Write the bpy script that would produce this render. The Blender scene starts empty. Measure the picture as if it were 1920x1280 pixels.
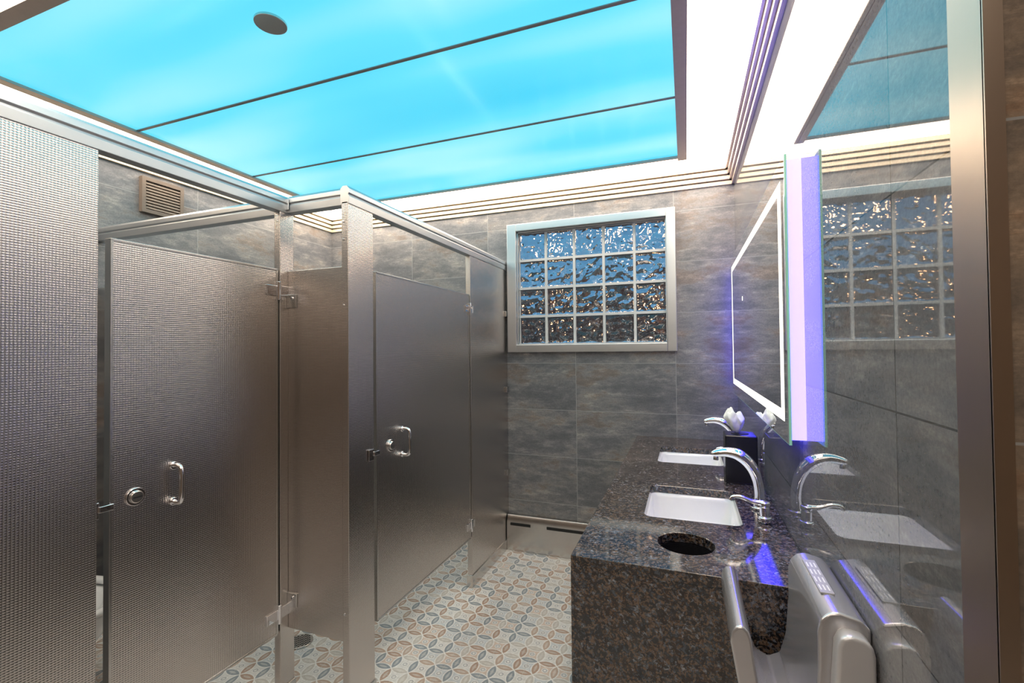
import bpy, bmesh, math, random
from mathutils import Vector, Matrix, noise
random.seed(3)
scene = bpy.context.scene
scene.view_settings.view_transform = 'Standard'
scene.view_settings.look = 'None'
H = 1.44

# ------------------------------------------------------------ node helpers
class NT:
    def __init__(s, name):
        s.mat = bpy.data.materials.new(name); s.mat.use_nodes = True
        s.nt = s.mat.node_tree; s.nt.nodes.clear()
        s.out = s.nt.nodes.new('ShaderNodeOutputMaterial')
        s.b = s.nt.nodes.new('ShaderNodeBsdfPrincipled')
        s.nt.links.new(s.b.outputs[0], s.out.inputs[0])
    def node(s, t): return s.nt.nodes.new(t)
    def link(s, a, b): s.nt.links.new(a, b)
    def put(s, v, sock):
        if hasattr(v, 'is_linked') or isinstance(v, bpy.types.NodeSocket): s.link(v, sock)
        elif v is not None: sock.default_value = v
    def m(s, op, a, b=None, c=None, clamp=False):
        n = s.node('ShaderNodeMath'); n.operation = op; n.use_clamp = clamp
        s.put(a, n.inputs[0]); s.put(b, n.inputs[1]); s.put(c, n.inputs[2])
        return n.outputs[0]
    def pos(s):
        g = s.node('ShaderNodeNewGeometry'); x = s.node('ShaderNodeSeparateXYZ')
        s.link(g.outputs['Position'], x.inputs[0]); return x.outputs[0], x.outputs[1], x.outputs[2]
    def vec(s, x, y, z):
        c = s.node('ShaderNodeCombineXYZ')
        for i, v in enumerate((x, y, z)): s.put(v, c.inputs[i])
        return c.outputs[0]
    def noise(s, v, scale=5, detail=4, rough=.55):
        n = s.node('ShaderNodeTexNoise'); s.link(v, n.inputs['Vector'])
        n.inputs['Scale'].default_value = scale; n.inputs['Detail'].default_value = detail
        n.inputs['Roughness'].default_value = rough
        return n.outputs['Fac']
    def white(s, v):
        n = s.node('ShaderNodeTexWhiteNoise'); s.link(v, n.inputs['Vector']); return n.outputs['Value']
    def mix(s, f, a, b, blend='MIX'):
        n = s.node('ShaderNodeMix'); n.data_type = 'RGBA'; n.blend_type = blend
        s.put(f, n.inputs[0])
        for v, i in ((a, 6), (b, 7)):
            if isinstance(v, tuple): n.inputs[i].default_value = (*v[:3], 1)
            else: s.link(v, n.inputs[i])
        return n.outputs[2]
    def ramp(s, f, stops, interp='LINEAR'):
        n = s.node('ShaderNodeValToRGB'); n.color_ramp.interpolation = interp
        e = n.color_ramp.elements
        while len(e) < len(stops): e.new(.5)
        for k, (p, c) in enumerate(stops):
            e[k].position = p; e[k].color = (*c, 1) if isinstance(c, tuple) else (c, c, c, 1)
        s.link(f, n.inputs[0]); return n.outputs[0]
    def bump(s, h, strength=.3, dist=.001):
        n = s.node('ShaderNodeBump'); s.link(h, n.inputs['Height'])
        n.inputs['Strength'].default_value = strength; n.inputs['Distance'].default_value = dist
        s.link(n.outputs[0], s.b.inputs['Normal'])
    def set(s, **k):
        for key, v in k.items():
            sock = s.b.inputs[key.replace('_', ' ')]
            if isinstance(v, tuple): v = (*v[:3], 1)
            s.put(v, sock)
        return s

def simple(name, col, rough=.4, metal=0., noise_amt=.08, nscale=40, **k):
    t = NT(name); x, y, z = t.pos()
    n = t.noise(t.vec(x, y, z), nscale, 3)
    dark = tuple(c*(1-noise_amt) for c in col); lite = tuple(min(1, c*(1+noise_amt)) for c in col)
    t.set(Base_Color=t.mix(n, dark, lite), Roughness=rough, Metallic=metal)
    for key, v in k.items():
        t.b.inputs[key.replace('_', ' ')].default_value = (*v, 1) if isinstance(v, tuple) else v
    return t.mat

def emis(name, col, strength, base=(.5, .5, .5)):
    t = NT(name); x, y, z = t.pos()
    n = t.noise(t.vec(x, y, z), 3, 2)
    t.set(Base_Color=base, Roughness=.4, Emission_Color=t.mix(n, tuple(c*.95 for c in col), col), Emission_Strength=strength)
    return t.mat

def tile_mat(name, rough, ior=1.5, gain=1., tint=(.96, .98, 1.02), flat=.15):
    t = NT(name); x, y, z = t.pos()
    u = t.m('DIVIDE', t.m('SUBTRACT', t.m('ADD', x, y), 2.476), .66)
    v = t.m('DIVIDE', t.m('SUBTRACT', z, 1.34), .33)
    fu, fv = t.m('FRACT', u), t.m('FRACT', v)
    du = t.m('MULTIPLY', t.m('MINIMUM', fu, t.m('SUBTRACT', 1., fu)), .66)
    dv = t.m('MULTIPLY', t.m('MINIMUM', fv, t.m('SUBTRACT', 1., fv)), .33)
    d = t.m('MINIMUM', du, dv)
    grout = t.m('LESS_THAN', d, .0015)
    idv = t.vec(t.m('FLOOR', u), t.m('FLOOR', v), 0.)
    w = t.white(idv)
    off = t.m('MULTIPLY', w, 37.)
    uu = t.m('ADD', x, y)
    n1 = t.noise(t.vec(t.m('ADD', uu, off), t.m('MULTIPLY', z, 2.2), off), 2.6, 6, .70)
    n2 = t.noise(t.vec(t.m('ADD', t.m('MULTIPLY', uu, .7), off), t.m('MULTIPLY', z, 2.6), off), 7, 9, .82)
    n3 = t.noise(t.vec(uu, z, off), 130, 4, .7)
    c1 = t.ramp(n1, [(.30, (.14, .145, .155)), (.45, (.20, .20, .21)), (.55, (.31, .295, .285)), (.62, (.27, .22, .19)), (.75, (.20, .175, .16))])
    c2 = t.ramp(n2, [(.38, (.72, .73, .75)), (.50, (.95, .95, .95)), (.545, (1.02, 1.0, .98)), (.60, (1.5, 1.44, 1.36))])
    c = t.mix(1., c1, c2, 'MULTIPLY')
    c = t.mix(flat, c, (.21, .205, .205))
    c = t.mix(1., c, t.ramp(n3, [(.3, .80), (.7, 1.2)]), 'MULTIPLY')
    c = t.mix(1., c, t.ramp(w, [(0, .88*gain), (1, 1.08*gain)]), 'MULTIPLY')
    c = t.mix(1., c, tint, 'MULTIPLY')
    c = t.mix(grout, c, (.38, .38, .38) if rough > .2 else (.06, .06, .06))
    t.set(Base_Color=c, Roughness=rough, IOR=ior)
    if rough > .2: t.bump(t.m('SUBTRACT', 1., grout), .2, .0008)
    return t.mat

def floor_mat():
    t = NT('patterned_floor_tile'); x, y, z = t.pos()
    X, Y = t.m('DIVIDE', x, .088), t.m('DIVIDE', y, .088)
    fx, fy = t.m('FRACT', X), t.m('FRACT', Y)
    ds = []
    for i in (0., 1.):
        for j in (0., 1.):
            a = t.m('SUBTRACT', fx, i); b = t.m('SUBTRACT', fy, j)
            ds.append(t.m('SQRT', t.m('ADD', t.m('MULTIPLY', a, a), t.m('MULTIPLY', b, b))))
    cnt = None; edge = None
    for d in ds:
        l = t.m('LESS_THAN', d, .707); cnt = l if cnt is None else t.m('ADD', cnt, l)
        e = t.m('ABSOLUTE', t.m('SUBTRACT', d, .707)); edge = e if edge is None else t.m('MINIMUM', edge, e)
    dmin = t.m('MINIMUM', t.m('MINIMUM', ds[0], ds[1]), t.m('MINIMUM', ds[2], ds[3]))
    lens = t.m('GREATER_THAN', cnt, 1.5)
    ax = t.m('ABSOLUTE', t.m('SUBTRACT', fx, .5)); ay = t.m('ABSOLUTE', t.m('SUBTRACT', fy, .5))
    isV = t.m('LESS_THAN', ax, ay)
    fX, fY = t.m('FLOOR', X), t.m('FLOOR', Y)
    rX, rY = t.m('ROUND', X), t.m('ROUND', Y)
    nV = t.m('SUBTRACT', 1., isV)
    ix = t.m('ADD', t.m('MULTIPLY', fX, isV), t.m('MULTIPLY', rX, nV))
    iy = t.m('ADD', t.m('MULTIPLY', rY, isV), t.m('MULTIPLY', fY, nV))
    w = t.white(t.vec(ix, iy, isV))
    petal = t.ramp(w, [(0, (.42, .29, .225)), (.24, (.27, .30, .33)), (.54, (.56, .52, .48)), (.77, (.49, .37, .30))], 'CONSTANT')
    w2 = t.white(t.vec(rX, rY, 5.))
    dia = t.ramp(w2, [(0, (.68, .66, .64)), (.42, (.64, .52, .45)), (.64, (.57, .59, .61))], 'CONSTANT')
    star = t.m('LESS_THAN', dmin, .17)
    ring = t.m('LESS_THAN', t.m('ABSOLUTE', t.m('SUBTRACT', dmin, .10)), .03)
    dia = t.mix(star, dia, (.78, .76, .74)); dia = t.mix(ring, dia, (.43, .43, .44))
    c = t.mix(lens, dia, petal)
    inner = t.m('MULTIPLY', lens, t.m('GREATER_THAN', edge, .14))
    c = t.mix(inner, c, t.mix(.4, petal, (.75, .73, .70)))
    c = t.mix(t.m('LESS_THAN', edge, .028), c, (.77, .75, .73))
    g = t.m('FRACT', t.m('DIVIDE', X, 2.)); g2 = t.m('FRACT', t.m('DIVIDE', Y, 2.))
    gr = t.m('MAXIMUM', t.m('LESS_THAN', g, .010), t.m('LESS_THAN', g2, .010))
    c = t.mix(gr, c, (.56, .53, .50))
    n = t.noise(t.vec(x, y, z), 60, 4)
    c = t.mix(1., c, t.ramp(n, [(.3, .88), (.7, 1.1)]), 'MULTIPLY')
    t.set(Base_Color=c, Roughness=.38)
    return t.mat

def granite_mat():
    t = NT('brown_granite'); x, y, z = t.pos(); p = t.vec(x, y, z)
    warp = t.noise(p, 45, 4)
    v = t.node('ShaderNodeTexVoronoi'); v.inputs['Scale'].default_value = 150
    wv = t.m('MULTIPLY', warp, .04)
    t.link(t.vec(t.m('ADD', x, wv), t.m('ADD', y, wv), t.m('SUBTRACT', z, wv)), v.inputs['Vector'])
    sp = t.node('ShaderNodeSeparateColor'); t.link(v.outputs['Color'], sp.inputs[0])
    n = t.noise(p, 46, 7, .8)
    n0 = t.noise(p, 12, 3, .6)
    f = t.m('ADD', t.m('ADD', t.m('MULTIPLY', sp.outputs[0], .26), t.m('MULTIPLY', n, .62)), t.m('MULTIPLY', n0, .12))
    c = t.ramp(f, [(.36, (.07, .08, .10)), (.40, (.006, .006, .008)), (.49, (.016, .014, .015)), (.53, (.105, .066, .045)), (.57, (.19, .13, .09)), (.61, (.05, .06, .08)), (.69, (.26, .27, .30))])
    t.set(Base_Color=c, Roughness=.07, IOR=1.75)
    return t.mat

def steel_mat(name, col=(.62, .57, .53), rough=.27, tex=True):
    t = NT(name); x, y, z = t.pos(); u = t.m('ADD', x, y)
    n = t.noise(t.vec(t.m('MULTIPLY', u, 1.), t.m('MULTIPLY', z, 1.), 0.), 3, 4)
    t.set(Base_Color=t.mix(n, tuple(c*.93 for c in col), col), Metallic=1., Roughness=rough)
    if tex:
        a = t.m('SINE', t.m('MULTIPLY', u, 2*math.pi/.015)); b = t.m('SINE', t.m('MULTIPLY', z, 2*math.pi/.013))
        pr = t.m('MULTIPLY', a, b)
        t.bump(t.m('POWER', t.m('ABSOLUTE', pr), .7), .5, .0007)
    else:
        s = t.noise(t.vec(t.m('MULTIPLY', u, 1.), t.m('MULTIPLY', z, 60.), 0.), 20, 2)
        t.bump(s, .04, .001)
    return t.mat

def blue_mat():
    t = NT('backlit_blue_acrylic'); x, y, z = t.pos()
    n = t.noise(t.vec(t.m('MULTIPLY', x, .25), t.m('MULTIPLY', y, 2.4), 0.), 1.2, 1, .4)
    n2 = t.noise(t.vec(x, y, 0.), .9, 1, .5)
    f = t.m('ADD', t.m('MULTIPLY', n, .55), t.m('MULTIPLY', n2, .45))
    c = t.ramp(f, [(.32, (.075, .64, .90)), (.47, (.14, .75, .95)), (.62, (.36, .87, .99))])
    t.set(Base_Color=(.02, .2, .3), Roughness=.15, Emission_Color=c, Emission_Strength=1.)
    return t.mat

M = {}
M['tile'] = tile_mat('slate_wall_tile', .30)
M['tileR'] = tile_mat('polished_slate_wall_tile', .02, 2.7, .92, flat=.55)
M['tileW'] = tile_mat('warm_slate_wall_tile', .35, 1.5, 1.1, (1.1, .88, .68))
M['floor'] = floor_mat()
M['granite'] = granite_mat()
M['steel'] = steel_mat('embossed_stainless', (.65, .61, .585), .22)
M['steelp'] = steel_mat('brushed_stainless', (.64, .62, .60), .25, False)
M['rail'] = steel_mat('satin_aluminium', (.66, .67, .69), .38, False)
M['chrome'] = simple('chrome', (.85, .85, .88), .06, 1., .02)
M['blue'] = blue_mat()
M['cove'] = emis('backlit_cove_white', (1., .86, .70), 10.5)
M['cream'] = simple('cornice_cream', (.84, .72, .54), .4, 0, .04)
M['bronze'] = simple('bronze_metal', (.16, .12, .10), .35, .5)
M['dark'] = simple('dark_slot', (.01, .01, .01), .6)
M['ceramic'] = simple('white_ceramic', (.86, .86, .86), .08, 0, .02)
M['mirror'] = simple('mirror_silver', (.9, .92, .92), .01, 1., .0)
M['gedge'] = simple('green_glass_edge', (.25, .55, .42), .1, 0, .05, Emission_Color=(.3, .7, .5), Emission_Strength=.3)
M['led'] = emis('led_white', (1., .96, .84), 1.5)
M['lav'] = emis('led_violet', (.066, .052, 1.), 10.5)
M['joint'] = simple('glass_block_joint', (.60, .60, .60), .5)
M['gblock'] = simple('wavy_glass_block', (.93, .97, .98), .02, 0, .02, 12, IOR=1.55, Transmission_Weight=1.)
M['black'] = simple('black_plastic', (.012, .012, .014), .25)
M['paper'] = simple('tissue_paper', (.85, .85, .85), .9)
M['silver'] = simple('silver_plastic', (.58, .57, .59), .22, .7, .03)
M['silver2'] = simple('light_silver_plastic', (.66, .65, .67), .28, .4, .03)
M['tan'] = simple('vent_tan', (.20, .155, .125), .5)
M['paint'] = simple('painted_ceiling', (.62, .60, .57), .8)

# ------------------------------------------------------------ mesh helpers
def finish(name, bm, mat, parent=None, bevel=0., smooth=False, seg=2):
    mn = Vector([min(v.co[i] for v in bm.verts) for i in range(3)]); mx = Vector([max(v.co[i] for v in bm.verts) for i in range(3)])
    c = (mn+mx)/2
    for v in bm.verts: v.co -= c
    bmesh.ops.recalc_face_normals(bm, faces=bm.faces)
    me = bpy.data.meshes.new(name); bm.to_mesh(me); bm.free()
    ob = bpy.data.objects.new(name, me); scene.collection.objects.link(ob)
    ob.location = c
    mats = mat if isinstance(mat, list) else [mat]
    for mm in mats: me.materials.append(mm)
    if bevel > 0:
        b = ob.modifiers.new('bevel', 'BEVEL'); b.width = bevel; b.segments = seg; b.limit_method = 'ANGLE'
    if smooth or bevel > 0:
        for p in me.polygons: p.use_smooth = True
        if not smooth:
            wn = ob.modifiers.new('wn', 'WEIGHTED_NORMAL'); wn.keep_sharp = True
    if parent: ob.parent = parent
    return ob

def add_box(bm, x0, x1, y0, y1, z0, z1, mi=0):
    vs = [bm.verts.new((x, y, z)) for z in (z0, z1) for y in (y0, y1) for x in (x0, x1)]
    for f in ((0, 1, 3, 2), (4, 6, 7, 5), (0, 4, 5, 1), (2, 3, 7, 6), (0, 2, 6, 4), (1, 5, 7, 3)):
        bm.faces.new([vs[i] for i in f]).material_index = mi

def box(name, x0, x1, y0, y1, z0, z1, mat, parent=None, bevel=0.):
    bm = bmesh.new(); add_box(bm, x0, x1, y0, y1, z0, z1)
    return finish(name, bm, mat, parent, bevel)

def boxes(name, lst, mat, parent=None, bevel=0.):
    bm = bmesh.new()
    for b in lst: add_box(bm, *b)
    return finish(name, bm, mat, parent, bevel)

def empty(name, loc=(0, 0, 0)):
    e = bpy.data.objects.new(name, None); scene.collection.objects.link(e); e.empty_display_size = .1
    return e

def sweep(name, pts, radii, mat, parent=None, n=14, squash=1., closed_ends=True):
    bm = bmesh.new(); pts = [Vector(p) for p in pts]; rings = []
    P, R = [], []
    for i in range(len(pts)-1):
        p0 = pts[max(i-1, 0)]; p1 = pts[i]; p2 = pts[i+1]; p3 = pts[min(i+2, len(pts)-1)]
        for k in range(5):
            t = k/5; P.append(.5*((2*p1)+(-p0+p2)*t+(2*p0-5*p1+4*p2-p3)*t*t+(-p0+3*p1-3*p2+p3)*t**3)); R.append(radii[i]*(1-t)+radii[i+1]*t)
    P.append(pts[-1]); R.append(radii[-1])
    up = None
    for i, p in enumerate(P):
        tg = (P[min(i+1, len(P)-1)]-P[max(i-1, 0)]).normalized()
        if up is None:
            up = Vector((0, 1, 0)) if abs(tg.y) < .9 else Vector((1, 0, 0))
        s = (up - tg*up.dot(tg)).normalized(); up = s; b = tg.cross(s)
        rings.append([bm.verts.new(p+(s*math.cos(a)+b*math.sin(a)*squash)*R[i]) for a in [2*math.pi*k/n for k in range(n)]])
    for a, b in zip(rings, rings[1:]):
        for k in range(n): bm.faces.new((a[k], a[(k+1) % n], b[(k+1) % n], b[k]))
    bm.faces.new(rings[0]); bm.faces.new(rings[-1])
    return finish(name, bm, mat, parent, smooth=True)

def cyl(name, c, r, h, axis, mat, parent=None, n=32, bevel=.002, r2=None):
    bm = bmesh.new()
    bmesh.ops.create_cone(bm, cap_ends=True, segments=n, radius1=r, radius2=r if r2 is None else r2, depth=h)
    rot = {'Z': Matrix(), 'X': Matrix.Rotation(math.pi/2, 4, 'Y'), 'Y': Matrix.Rotation(math.pi/2, 4, 'X')}[axis]
    bmesh.ops.transform(bm, matrix=Matrix.Translation(c) @ rot, verts=bm.verts)
    return finish(name, bm, mat, parent, bevel)

def profile(name, pts, y0, y1, mat, parent=None, bevel=0., axis='Y', seg=3):
    bm = bmesh.new()
    if axis == 'Y': A = [bm.verts.new((p[0], y0, p[1])) for p in pts]; B = [bm.verts.new((p[0], y1, p[1])) for p in pts]
    else: A = [bm.verts.new((y0, p[0], p[1])) for p in pts]; B = [bm.verts.new((y1, p[0], p[1])) for p in pts]
    bm.faces.new(A); bm.faces.new(B[::-1])
    for i in range(len(pts)):
        j = (i+1) % len(pts); bm.faces.new((A[i], B[i], B[j], A[j]))
    return finish(name, bm, mat, parent, bevel, seg=seg)

def rrect(x0, x1, y0, y1, r, n=6):
    out = []
    for cx, cy, a0 in ((x1-r, y1-r, 0), (x0+r, y1-r, 90), (x0+r, y0+r, 180), (x1-r, y0+r, 270)):
        for k in range(n+1):
            a = math.radians(a0+90*k/n); out.append((cx+r*math.cos(a), cy+r*math.sin(a)))
    return out

# ------------------------------------------------------------ dimensions
XL, XR, YB, YF = -2.85, .295, 3.20, .56
ZC = 2.566
XA, XB = -1.575, -1.25

# ------------------------------------------------------------ room shell
box('floor', XL-.15, 1.25, -1.6, YB+.15, -.1, 0, M['floor'])
box('wall_left', XL-.12, XL, YF-.12, YB+.12, 0, 2.75, M['tile'])
box('wall_right', XR, XR+.12, .62, YB+.12, 0, 2.75, M['tileR'])
wx0, wx1, wz0, wz1 = -1.16, -.105, 1.468, 2.305
boxes('wall_back', [(XL, wx0, YB, YB+.12, 0, 2.75), (wx1, XR, YB, YB+.12, 0, 2.75), (wx0, wx1, YB, YB+.12, 0, wz0), (wx0, wx1, YB, YB+.12, wz1, 2.75)], M['tile'])
boxes('wall_front', [(XL, -1.62, YF-.12, YF, 0, 2.75), (-1.62, XR+.12, YF-.12, YF, 2.36, 2.75)], M['tile'])
box('wall_entry_return', XR+.12, 1.2, .62, .74, 0, 2.75, M['tileW'])
box('wall_entry_jamb', XR+.012, XR+.12, .6195, .6200, 0, 2.75, M['tileW'])
box('wall_entry_right', 1.2, 1.32, -1.6, .74, 0, 2.75, M['tileW'])
box('wall_entry_left', -1.74, -1.62, -1.6, YF-.12, 0, 2.75, M['tileW'])
box('wall_entry_rear', -1.74, 1.32, -1.72, -1.6, 0, 2.75, M['tileW'])
box('ceiling', XL-.12, 1.32, -1.72, YB+.12, 2.75, 2.85, M['paint'])
box('ceiling_entry', -1.62, 1.2, -1.6, YF-.12, 2.6, 2.66, M['paint'])
lp = empty('added_entry_light')  # unseen panel, added to light the entry and what the steel reflects
box('diffuser', -.9, .6, -1.2, -.2, 2.585, 2.6, emis('added_entry_glow', (1., .88, .74), 4.), lp)
boxes('rim', [(-.93, -.9, -1.23, -.17, 2.58, 2.6), (.6, .63, -1.23, -.17, 2.58, 2.6), (-.9, .6, -1.23, -1.2, 2.58, 2.6), (-.9, .6, -.2, -.17, 2.58, 2.6)], M['rail'], lp)

# ceiling light box
bx0, bx1, by0, by1 = -2.58, -.03, .87, 2.88
cl = empty('ceiling_lightbox')
seams = [by0, 1.525, 2.195, by1]
for i in range(3):
    box('blue_panel_%d' % (i+1), bx0, bx1, seams[i]+.004, seams[i+1]-.004, ZC, ZC+.01, M['blue'], cl)
boxes('seam_bars', [(bx0, bx1, s-.007, s+.007, ZC-.004, ZC+.01) for s in seams[1:3]], simple('seam_taupe', (.30, .27, .26), .4, .2), cl)
fw = .05
boxes('frame', [(bx0-fw, bx0, by0-fw, by1+fw, ZC-.012, ZC+.03), (bx1, bx1+fw, by0-fw, by1+fw, ZC-.012, ZC+.03),
                (bx0, bx1, by0-fw, by0, ZC-.012, ZC+.03), (bx0, bx1, by1, by1+.018, ZC-.012, ZC+.03)], simple('frame_taupe', (.50, .42, .38), .35, .2), cl)
cyl('speaker_disc', (-1.313, 1.185, ZC-.004), .052, .01, 'Z', M['steelp'], cl)
cv = empty('cove_light')
z0 = ZC+.015
boxes('diffusers', [(XL+.005, bx0-fw, YF, YB-.005, z0, z0+.01), (bx1+fw, XR-.005, YF+.1, YB-.005, z0, z0+.01),
                    (bx0-fw, bx1+fw, YF, by0-fw, z0, z0+.01), (bx0-fw, bx1+fw, by1+.018, YB-.005, z0, z0+.01)], M['cove'], cv)
bm = bmesh.new()
for (ax, ay, bx_, by_) in ((bx1+fw, by1+.018, XR-.03, YB-.04), (bx0-fw, by1+.018, XL+.03, YB-.04)):
    d = Vector((bx_-ax, by_-ay, 0)).normalized(); nn = Vector((-d.y, d.x, 0))*.0022
    a, b = Vector((ax, ay, z0-.001)), Vector((bx_, by_, z0-.001))
    bm.faces.new([bm.verts.new(p) for p in (a-nn, a+nn, b+nn, b-nn)])
finish('mitre_seams', bm, simple('seam_tan', (.7, .55, .4), .6), cv)

# cornice
def cornice(side):
    L, G = [], []
    zs = [2.462, 2.492, 2.522, 2.552]
    for i, zz in enumerate(zs):
        d = .014+.012*i; h = .022; g = .010
        for lst, za, zb, dd in ((L, zz, zz+h, d), (G, zz+h, zz+h+.008, max(d-.012, .006))):
            if side == 'back': lst.append((XL, XR, YB-dd, YB, za, zb))
            if side == 'left': lst.append((XL, XL+dd, YF, YB, za, zb))
            if side == 'right': lst.append((XR-dd, XR, .68, YB, za, zb))
            if side == 'front': lst.append((XL, XR, YF, YF+dd, za, zb))
    e = empty('trim_cornice_'+side)
    boxes('ridges', L, M['cream'] if side != 'right' else simple('cornice_metal', (.62, .54, .52), .3, .6), e); boxes('grooves', G, M['bronze'], e)
for s in ('back', 'left', 'right', 'front'): cornice(s)

# corner guard
boxes('trim_corner_guard', [(XR-.004, XR, .616, .682, 0, 2.56), (XR-.004, XR+.012, .614, .618, 0, 2.56)], steel_mat('guard_steel', (.52, .42, .34), .34, False), None)

# ------------------------------------------------------------ window
w = empty('window_1')
fo = (-1.22, -.053, 1.42, 2.352)
fi = (-1.15, -.112, 1.475, 2.298)
boxes('frame', [(fo[0], fi[0], YB-.035, YB+.01, fo[2], fo[3]), (fi[1], fo[1], YB-.035, YB+.01, fo[2], fo[3]),
                (fi[0], fi[1], YB-.035, YB+.01, fo[2], fi[2]), (fi[0], fi[1], YB-.035, YB+.01, fi[3], fo[3])], M['rail'], w, .004)
boxes('frame_reveal', [(fi[0]-.002, fi[0]+.006, YB, YB+.12, fi[2], fi[3]), (fi[1]-.006, fi[1]+.002, YB, YB+.12, fi[2], fi[3]),
                       (fi[0], fi[1], YB, YB+.12, fi[2]-.002, fi[2]+.006), (fi[0], fi[1], YB, YB+.12, fi[3]-.006, fi[3]+.002)], M['rail'], w)
cw, ch = (fi[1]-fi[0])/5, (fi[3]-fi[2])/4
jb = []
for i in range(6):
    xx = fi[0]+i*cw; jb.append((xx-.0085, xx+.0085, YB+.030, YB+.11, fi[2], fi[3]))
for j in range(5):
    zz = fi[2]+j*ch; jb.append((fi[0], fi[1], YB+.0305, YB+.1095, zz-.0085, zz+.0085))
boxes('joint_grid', jb, M['joint'], w)
bm = bmesh.new()
N = 28
for i in range(5):
    for j in range(4):
        gx0 = fi[0]+i*cw+.0088; gx1 = gx0+cw-.0176; gz0 = fi[2]+j*ch+.0088; gz1 = gz0+ch-.0176
        F = []
        for side in (0, 1):
            sd = Vector((i*7.3, j*3.1, side*9.7)); V = []
            for a in range(N+1):
                row = []
                for b in range(N+1):
                    s, t_ = a/N, b/N; x = gx0+(gx1-gx0)*s; z = gz0+(gz1-gz0)*t_
                    e = min(s, 1-s, t_, 1-t_); k = min(1, e/.1)
                    p = Vector((s*5.6, t_*5.6, 0))+sd
                    hh = (noise.noise(p)*.012+noise.noise(p*2.1)*.003)*(k if e > 0 else 0)
                    yy = YB+.044-.008*k**.5-hh if side == 0 else YB+.104+.004*k+hh*.8
                    row.append(bm.verts.new((x, yy, z)))
                V.append(row)
            for a in range(N):
                for b in range(N): bm.faces.new((V[a][b], V[a+1][b], V[a+1][b+1], V[a][b+1]))
            F.append(V)
        A, B = F
        for k in range(N):
            bm.faces.new((A[k][0], A[k+1][0], B[k+1][0], B[k][0])); bm.faces.new((A[k][N], A[k+1][N], B[k+1][N], B[k][N]))
            bm.faces.new((A[0][k], A[0][k+1], B[0][k+1], B[0][k])); bm.faces.new((A[N][k], A[N][k+1], B[N][k+1], B[N][k]))
gb = finish('glass_blocks', bm, M['gblock'], w, smooth=True)
# exterior seen, distorted, through the blocks
def brick_mat():
    t = NT('exterior_brick'); x, y, z = t.pos()
    b = t.node('ShaderNodeTexBrick'); t.link(t.vec(x, z, 0.), b.inputs['Vector']); b.inputs['Scale'].default_value = 1.
    b.inputs['Brick Width'].default_value = .30; b.inputs['Row Height'].default_value = .11; b.inputs['Mortar Size'].default_value = .012
    b.inputs['Color1'].default_value = (.24, .13, .09, 1); b.inputs['Color2'].default_value = (.10, .06, .05, 1); b.inputs['Mortar'].default_value = (.30, .29, .28, 1)
    t.set(Base_Color=b.outputs['Color'], Roughness=.85); return t.mat
box('exterior_brick_wall', -3.5, 2.5, 4.7, 4.8, 0, 2.15, brick_mat())
box('exterior_ground', -3.5, 2.5, YB+.16, 4.7, -.1, 0, simple('exterior_paving', (.20, .14, .11), .8, 0, .3, 6))
bulb = emis('warm_bulb', (1., .52, .24), 24.)
for (lx, ly, lz) in ((-1.03, 3.85, 2.36), (-.60, 3.85, 2.40), (-.34, 3.85, 2.38), (-1.2, 4.55, 1.9), (-.2, 4.55, 1.9)):  # first three glint through the blocks; low pair added to light the brick
    e = empty('exterior_lamp')
    cyl('stem', (lx, ly, lz+.12), .006, .14, 'Z', M['bronze'], e, 10, .001)
    cyl('cap', (lx, ly, lz+.045), .03, .03, 'Z', M['bronze'], e, 20, .003, .012)
    bm = bmesh.new(); bmesh.ops.create_uvsphere(bm, u_segments=16, v_segments=10, radius=.03)
    bmesh.ops.transform(bm, matrix=Matrix.Translation((lx, ly, lz)) @ Matrix.Diagonal((.8, .8, 1.3, 1)), verts=bm.verts)
    finish('bulb', bm, bulb, e, smooth=True)

# ------------------------------------------------------------ heater & vent
h = empty('baseboard_heater')
profile('casing', [(YB, 0), (YB-.06, 0), (YB-.06, .205), (YB-.04, .25), (YB, .25)], XB+.02, -.33, M['steelp'], h, .003, 'X')
bm = bmesh.new()
for a, b in ((-1.2, -1.05), (-.93, -.66), (-.56, -.4)):
    add_box(bm, a, b, YB-.064, YB-.05, .183, .202)
finish('outlet_slots', bm, M['dark'], h)
v = empty('air_vent_grille')
box('back', XL, XL+.012, 1.69, 1.92, 2.23, 2.43, M['tan'], v, .003)
boxes('rim', [(XL+.012, XL+.03, 1.69, 1.71, 2.23, 2.43), (XL+.012, XL+.03, 1.9, 1.92, 2.23, 2.43), (XL+.012, XL+.03, 1.71, 1.9, 2.23, 2.25), (XL+.012, XL+.03, 1.71, 1.9, 2.41, 2.43)], M['tan'], v)
boxes('louvres', [(XL+.012, XL+.026, 1.71, 1.9, 2.256+k*.017, 2.264+k*.017) for k in range(9)], simple('louvre', (.34, .27, .22), .45), v)

# ------------------------------------------------------------ stalls
st = empty('toilet_partition')
ZT, ZR0, ZR1 = 1.778, 2.02, 2.092
def pil(name, x0, x1, y0, y1, z0=.0, z1=2.03):
    box(name, x0, x1, y0, y1, z0, z1, M['steel'], st, .003)
T = .016
pil('pilaster_1', XA-T, XA+T, YF, .822)
pil('pilaster_2', XA-T, XA+T, 1.452, 1.525)
pil('pilaster_3', XB-T, XB+T, 1.475, 1.632)
pil('pilaster_4', XB-T, XB+T, 2.575, YB-.002)
pil('link_panel', XA+T, XB-T, 1.492, 1.518, .30, ZT)
pil('divider_panel', XL+.01, XA-T, 1.492, 1.518, .30, ZT)
def rail_y(name, x, y0, y1):
    profile(name, [(x-.02, ZR0), (x+.02, ZR0), (x+.022, ZR0+.03), (x+.017, ZR0+.036), (x+.022, ZR0+.042), (x+.022, ZR1-.012), (x+.010, ZR1), (x-.010, ZR1), (x-.022, ZR1-.012)], y0, y1, M['rail'], st, .0015)
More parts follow.
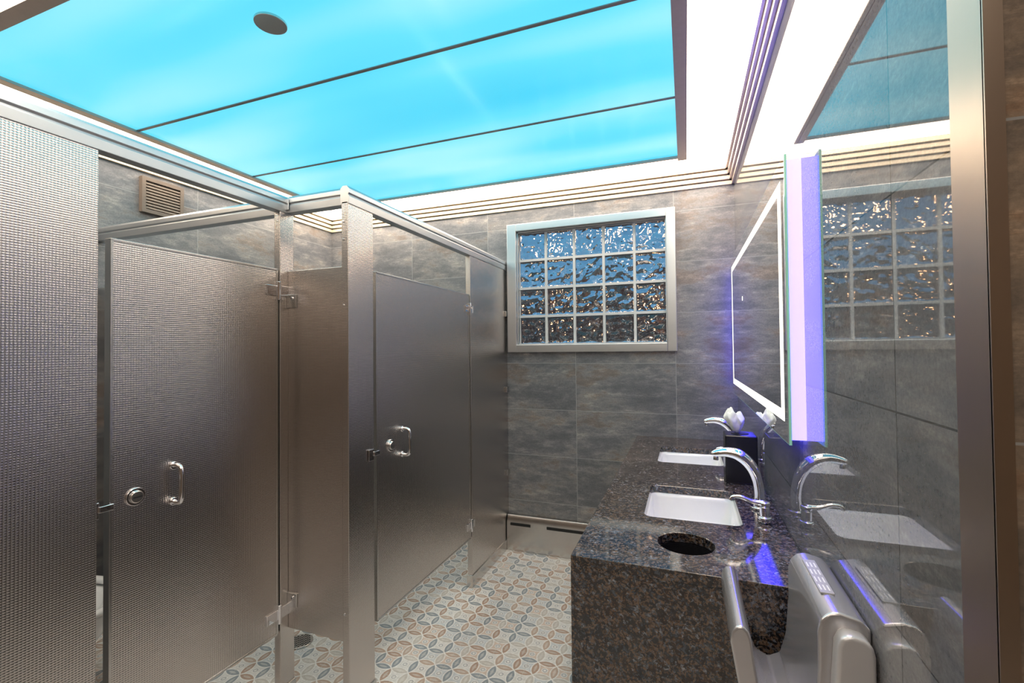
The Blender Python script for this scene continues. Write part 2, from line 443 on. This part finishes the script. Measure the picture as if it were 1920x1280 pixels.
def rail_x(name, y, x0, x1):
    profile(name, [(y-.02, ZR0), (y+.02, ZR0), (y+.022, ZR1-.012), (y+.010, ZR1), (y-.010, ZR1), (y-.022, ZR1-.012), (y-.022, ZR0+.042), (y-.017, ZR0+.036), (y-.022, ZR0+.03)], x0, x1, M['rail'], st, .0015, 'X')
rail_y('headrail_front', XA, YF+.002, 1.527)
rail_x('headrail_divider', 1.505, XL+.002, XA-.02)
rail_x('headrail_link', 1.505, XA+.02, XB-.02)
rail_y('headrail_rear', XB, 1.475, YB-.002)
for nm, x, y0, y1 in (('shoe_1', XA, 1.447, 1.53), ('shoe_2', XB, 1.47, 1.637), ('shoe_3', XB, 2.57, YB-.003)):
    box(nm, x-T-.004, x+T+.004, y0, y1, 0, .075, M['steelp'], st, .002)
def bracket(nm, x, y, z):
    box(nm, x-.0, x+.05, y-.006, y, z-.028, z+.028, M['steelp'], st, .002)
    cyl(nm+'_screw', (x+.03, y-.008, z+.012), .006, .006, 'Y', M['chrome'], st, 12, .001)
bracket('bracket_1', XA+T, 1.492, 1.65); bracket('bracket_2', XA+T, 1.492, .42)
box('headrail_bracket', XA-.01, XA+.035, 1.476, 1.482, ZR0+.01, ZR0+.055, M['rail'], st, .002)
for i, z in enumerate((1.95, 1.88, 1.62, .42)):
    cyl('pilaster_screw_%d' % i, (XB-.006, 1.4745, z), .005, .004, 'Y', M['chrome'], st, 12, .001)
for i, z in enumerate((1.7, 1.15, .55)):
    box('wall_bracket_%d' % i, XB+T, XB+T+.012, YB-.05, YB-.002, z-.02, z+.02, M['steelp'], st, .002)

def door(y0, y1, x, yk, yp, zk, zp, ang, hinge_y):
    d = empty('stall_door')
    d.location = (x, hinge_y, 0)
    parts = []
    parts.append(box('leaf', x-.0125, x+.0125, y0, y1, .30, ZT, M['steel'], None, .004))
    e = [(x-.0145, x+.0145, y0-.001, y0+.007, .299, ZT+.001), (x-.0145, x+.0145, y1-.007, y1+.001, .299, ZT+.001),
         (x-.0145, x+.0145, y0, y1, ZT-.006, ZT+.002), (x-.0145, x+.0145, y0, y1, .298, .306)]
    parts.append(boxes('edge_trim', e, M['steelp'], None, .001))
    xf = x+.0125
    parts.append(cyl('latch_rose', (xf+.003, yk, zk), .027, .006, 'X', M['chrome']))
    parts.append(cyl('latch_turn', (xf+.009, yk, zk), .019, .009, 'X', M['steelp'], bevel=.004))
    parts.append(box('coin_slot', xf+.0133, xf+.0139, yk-.012, yk+.012, zk-.0018, zk+.0018, M['dark']))
    parts.append(sweep('pull', [(xf, yp, zp+.058), (xf+.022, yp, zp+.060), (xf+.038, yp, zp+.048), (xf+.04, yp, zp), (xf+.038, yp, zp-.048), (xf+.022, yp, zp-.060), (xf, yp, zp-.058)], [.0075]*7, M['chrome']))
    for s in (1, -1):
        parts.append(cyl('pull_base', (xf+.002, yp, zp+.058*s), .013, .005, 'X', M['chrome']))
    for z in (1.69, .38):
        parts.append(boxes('hinge', [(xf, xf+.006, hinge_y-.055, hinge_y-.004, z-.02, z+.02), (xf, xf+.006, hinge_y+.010, hinge_y+.05, z-.022, z+.022)], M['chrome'], None, .0015))
        parts.append(cyl('hinge_pin', (xf+.006, hinge_y+.003, z), .0085, .075, 'Z', M['chrome']))
    parts.append(boxes('latch_keeper', [(xf+.006, xf+.011, y0-.062, y0-.030, zk-.035, zk+.012), (xf+.004, xf+.016, y0-.032, y0+.004, zk-.018, zk+.0)], M['chrome'], None, .0015))
    for p in parts:
        p.location = p.location - Vector((x, hinge_y, 0)); p.parent = d
    d.rotation_euler[2] = ang
    return d
door(.862, 1.443, XA, .928, 1.04, 1.005, 1.015, math.radians(-1.5), 1.443)
door(1.652, 2.562, XB, 1.753, 1.845, 1.02, 1.02, 0, 2.562)

# toilets
def toilet(cy):
    t = empty('toilet')
    bm = bmesh.new(); rings = []
    cx = -2.42
    spec = [(.0, .11, .12, .05), (.03, .105, .115, .05), (.18, .10, .12, .03), (.30, .15, .20, 0), (.40, .185, .26, 0), (.415, .185, .26, 0), (.41, .14, .20, 0.01), (.30, .10, .14, .0), (.22, .04, .05, 0)]
    for z, ry, rx, o in spec:
        rings.append([bm.verts.new((cx-o+rx*math.cos(a)*(1 if math.cos(a) > 0 else .85), cy+ry*math.sin(a), z)) for a in [2*math.pi*k/32 for k in range(32)]])
    for a, b in zip(rings, rings[1:]):
        for k in range(32): bm.faces.new((a[k], a[(k+1) % 32], b[(k+1) % 32], b[k]))
    bm.faces.new(rings[0]); bm.faces.new(rings[-1])
    finish('bowl', bm, M['ceramic'], t, smooth=True)
    pts = [(cx+.262*math.cos(a), cy+.19*math.sin(a), .43) for a in [math.radians(-140+280*k/14) for k in range(15)]]
    sweep('seat', pts, [.022]*15, M['ceramic'], t, 10, .6)
    box('rear_shelf', -2.8, cx-.15, cy-.12, cy+.12, .30, .415, M['ceramic'], t, .02)
    box('tank', -2.83, -2.67, cy-.2, cy+.2, .415, .78, M['ceramic'], t, .02)
    box('tank_lid', -2.835, -2.66, cy-.21, cy+.21, .78, .81, M['ceramic'], t, .01)
    sweep('flush_lever', [(-2.67, cy-.15, .72), (-2.65, cy-.15, .72), (-2.645, cy-.1, .715)], [.008, .008, .006], M['chrome'], t)
toilet(1.13); toilet(2.35)

# floor drain
d = empty('floor_drain')
cyl('plate', (-1.816, 1.812, .003), .06, .006, 'Z', M['steelp'], d)
bm = bmesh.new()
for i in range(-4, 5):
    for j in range(-4, 5):
        x, y = i*.012, j*.012
        if x*x+y*y < .05**2: add_box(bm, -1.816+x-.0035, -1.816+x+.0035, 1.812+y-.0035, 1.812+y+.0035, .0055, .0068)
finish('holes', bm, M['dark'], d)

# ------------------------------------------------------------ vanity
van = empty('granite_vanity')
CX0, CY0, ZTOP = -.314, 1.293, .86
slab = box('countertop', CX0, XR-.001, CY0, YB-.001, ZTOP-.03, ZTOP, M['granite'], None)
SX0, SX1 = -.147, .165
sinks = [(1.68, 2.07), (2.50, 2.89)]
cut = bmesh.new()
def prism(bm, loop, z0, z1):
    A = [bm.verts.new((x, y, z0)) for x, y in loop]; B = [bm.verts.new((x, y, z1)) for x, y in loop]
    bm.faces.new(A[::-1]); bm.faces.new(B)
    for i in range(len(loop)):
        j = (i+1) % len(loop); bm.faces.new((A[i], A[j], B[j], B[i]))
for a, b in sinks: prism(cut, rrect(SX0, SX1, a, b, .03), ZTOP-.1, ZTOP+.1)
HC = (-.01, 1.483)
prism(cut, [(HC[0]+.08*math.cos(2*math.pi*k/48), HC[1]+.08*math.sin(2*math.pi*k/48)) for k in range(48)], ZTOP-.1, ZTOP+.1)
co = finish('cutter', cut, M['dark'])
bo = slab.modifiers.new('b', 'BOOLEAN'); bo.operation = 'DIFFERENCE'; bo.object = co; bo.solver = 'EXACT'
dg = bpy.context.evaluated_depsgraph_get(); dg.update()
nm = bpy.data.meshes.new_from_object(slab.evaluated_get(dg)); slab.modifiers.clear(); slab.data = nm
bpy.data.objects.remove(co, do_unlink=True)
slab.parent = van
bv = slab.modifiers.new('bevel', 'BEVEL'); bv.width = .0018; bv.segments = 2; bv.limit_method = 'ANGLE'; bv.angle_limit = math.radians(50)
box('end_panel', CX0, XR-.001, CY0, CY0+.03, 0, ZTOP-.0302, M['granite'], van)
box('front_panel', CX0, CX0+.03, CY0+.031, YB-.001, 0, ZTOP-.0302, M['granite'], van)
bm = bmesh.new()
ra = [[bm.verts.new((HC[0]+r*math.cos(2*math.pi*k/40), HC[1]+r*math.sin(2*math.pi*k/40), z)) for k in range(40)] for r, z in ((.081, ZTOP-.031), (.081, ZTOP-.35))]
for k in range(40): bm.faces.new((ra[0][k], ra[0][(k+1) % 40], ra[1][(k+1) % 40], ra[1][k]))
bm.faces.new(ra[1])
finish('trash_chute', bm, M['black'], van, smooth=False)
for idx, (a, b) in enumerate(sinks):
    s = empty('sink_basin')
    bm = bmesh.new(); R = []
    for off, z, r in ((-.012, ZTOP-.031, .035), (.0, ZTOP-.031, .03), (.004, ZTOP-.05, .03), (.012, ZTOP-.12, .04), (.03, ZTOP-.155, .05), (.07, ZTOP-.168, .05), (.11, ZTOP-.172, .04)):
        R.append([bm.verts.new((x, y, z)) for x, y in rrect(SX0+off, SX1-off, a+off, b-off, r)])
    n = len(R[0])
    for p, q in zip(R, R[1:]):
        for k in range(n): bm.faces.new((p[k], p[(k+1) % n], q[(k+1) % n], q[k]))
    bm.faces.new(R[-1])
    finish('bowl', bm, M['ceramic'], s, smooth=True)
    cyl('drain', ((SX0+SX1)/2, (a+b)/2, ZTOP-.170), .022, .004, 'Z', M['chrome'], s)
    cyl('overflow', (SX1-.012, (a+b)/2, ZTOP-.07), .009, .004, 'X', M['chrome'], s)

def faucet(y):
    f = empty('sensor_faucet'); x = .235; z = ZTOP+.0005
    cyl('base', (x, y, z+.004), .028, .008, 'Z', M['chrome'], f)
    sweep('spout', [(x, y, z+.005), (x+.003, y, z+.05), (x-.003, y, z+.10), (x-.022, y, z+.15), (x-.058, y, z+.185), (x-.10, y, z+.195), (x-.14, y, z+.188), (x-.150, y, z+.182)],
          [.022, .020, .020, .024, .025, .021, .016, .010], M['chrome'], f, 18, .85)
    cyl('aerator', (x-.138, y, z+.170), .009, .014, 'Z', M['chrome'], f)
faucet(1.885); faucet(2.70)
def soap(y):
    f = empty('soap_dispenser'); x = .235; z = ZTOP+.0005
    cyl('base', (x, y, z+.010), .022, .020, 'Z', M['chrome'], f, bevel=.005)
    cyl('collar', (x, y, z+.035), .015, .035, 'Z', M['chrome'], f, bevel=.004)
    cyl('pump_head', (x, y, z+.060), .017, .016, 'Z', M['chrome'], f, bevel=.005)
    sweep('nozzle', [(x, y, z+.062), (x-.035, y, z+.064), (x-.07, y, z+.076), (x-.095, y, z+.074), (x-.104, y, z+.062)], [.009, .0075, .006, .0055, .005], M['chrome'], f)
soap(1.745); soap(2.555)

# tissue box
tb = empty('tissue_box')
box('box', .15, .275, 2.19, 2.315, ZTOP, ZTOP+.205, M['black'], tb, .006)
cyl('opening', (.213, 2.252, ZTOP+.206), .035, .003, 'Z', M['dark'], tb)
bm = bmesh.new(); bmesh.ops.create_uvsphere(bm, u_segments=40, v_segments=26, radius=1.)
for v_ in bm.verts:
    p = v_.co.copy(); f_ = 1+.38*noise.noise(p*1.7+Vector((4, 1, 2)))+.16*abs(noise.noise(p*4.5))
    tz = (p.z+1)/2; r = (.014+.022*tz**.7)*f_
    v_.co = Vector((.203+p.x*.9*r/.75-.016*tz, 2.252+p.y*r/.75, ZTOP+.206+.10*tz*(1+.35*noise.noise(Vector((p.x*2.2, p.y*2.2, 7))))))
finish('tissue', bm, M['paper'], tb, smooth=True)

# ------------------------------------------------------------ LED mirror
mr = empty('led_wall_mirror')
my0, my1, mz0, mz1 = 1.412, 3.0, 1.18, 1.955
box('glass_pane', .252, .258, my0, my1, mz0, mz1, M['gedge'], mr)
box('silvering', .2512, .2520, my0+.002, my1-.002, mz0+.002, mz1-.002, M['mirror'], mr)
o, wd = .055, .030
boxes('led_border', [(.2505, .2512, my0+o, my1-o, mz0+o, mz0+o+wd), (.2505, .2512, my0+o, my1-o, mz1-o-wd, mz1-o),
                     (.2505, .2512, my0+o, my0+o+wd+.012, mz0+o+wd, mz1-o-wd), (.2505, .2512, my1-o-wd, my1-o, mz0+o+wd, mz1-o-wd)], M['led'], mr)
box('backlight', .2582, XR-.0005, my0+.012, my1-.012, mz0+.012, mz1-.012, M['lav'], mr)
box('touch_icon', .2506, .2512, 2.42, 2.44, 1.66, 1.68, M['led'], mr)

# ------------------------------------------------------------ hand dryer
hd = empty('hand_dryer')
P = [(.070, .88), (.073, .900), (.081, .912), (.092, .914), (.102, .905), (.107, .89), (.112, .85), (.122, .78), (.143, .73), (.168, .718), (.193, .732), (.206, .78),
     (.213, .87), (.213, .93), (.219, .952), (.232, .964), (.248, .968), (.280, .960), (.294, .945), (.294, .36), (.23, .335), (.19, .36), (.155, .46), (.115, .64), (.086, .78)]
profile('body', P, .980, 1.245, M['silver'], hd, .007, seg=4)
P2 = [(.236, .925), (.242, .940), (.256, .946), (.276, .942), (.288, .932), (.292, .915), (.292, .40), (.235, .375), (.20, .42), (.165, .55), (.148, .66), (.155, .685), (.19, .695), (.218, .74), (.230, .84)]
profile('side_cheek', P2, .950, .984, M['silver2'], hd, .010, seg=5)
box('label_strip', .234, .258, 1.05, 1.20, .966, .9695, simple('label_grey', (.42, .42, .43), .4), hd, .001)
boxes('label_marks', [(.237+.007*k, .2395+.007*k, 1.06+.034*j, 1.082+.034*j, .9695, .9699) for k in range(3) for j in range(4)], M['paper'], hd)

# ------------------------------------------------------------ world & camera
wd_ = bpy.data.worlds.new('world'); scene.world = wd_; wd_.use_nodes = True
wd_.node_tree.nodes['Background'].inputs[0].default_value = (.12, .34, .60, 1)
wd_.node_tree.nodes['Background'].inputs[1].default_value = .8

cam_d = bpy.data.cameras.new('camera'); cam = bpy.data.objects.new('camera', cam_d); scene.collection.objects.link(cam)
cam_d.sensor_width = 36; cam_d.lens = 872/1920*36; cam_d.clip_start = .02
fw_ = Vector((-.3505, .9363, .01745)).normalized()
rt = Vector((.9365, .3511, -.0098)); rt = (rt-fw_*rt.dot(fw_)).normalized()
up = rt.cross(fw_)
m = Matrix((rt, up, -fw_)).transposed().to_4x4(); m.translation = Vector((0, 0, H))
cam.matrix_world = m
scene.camera = cam
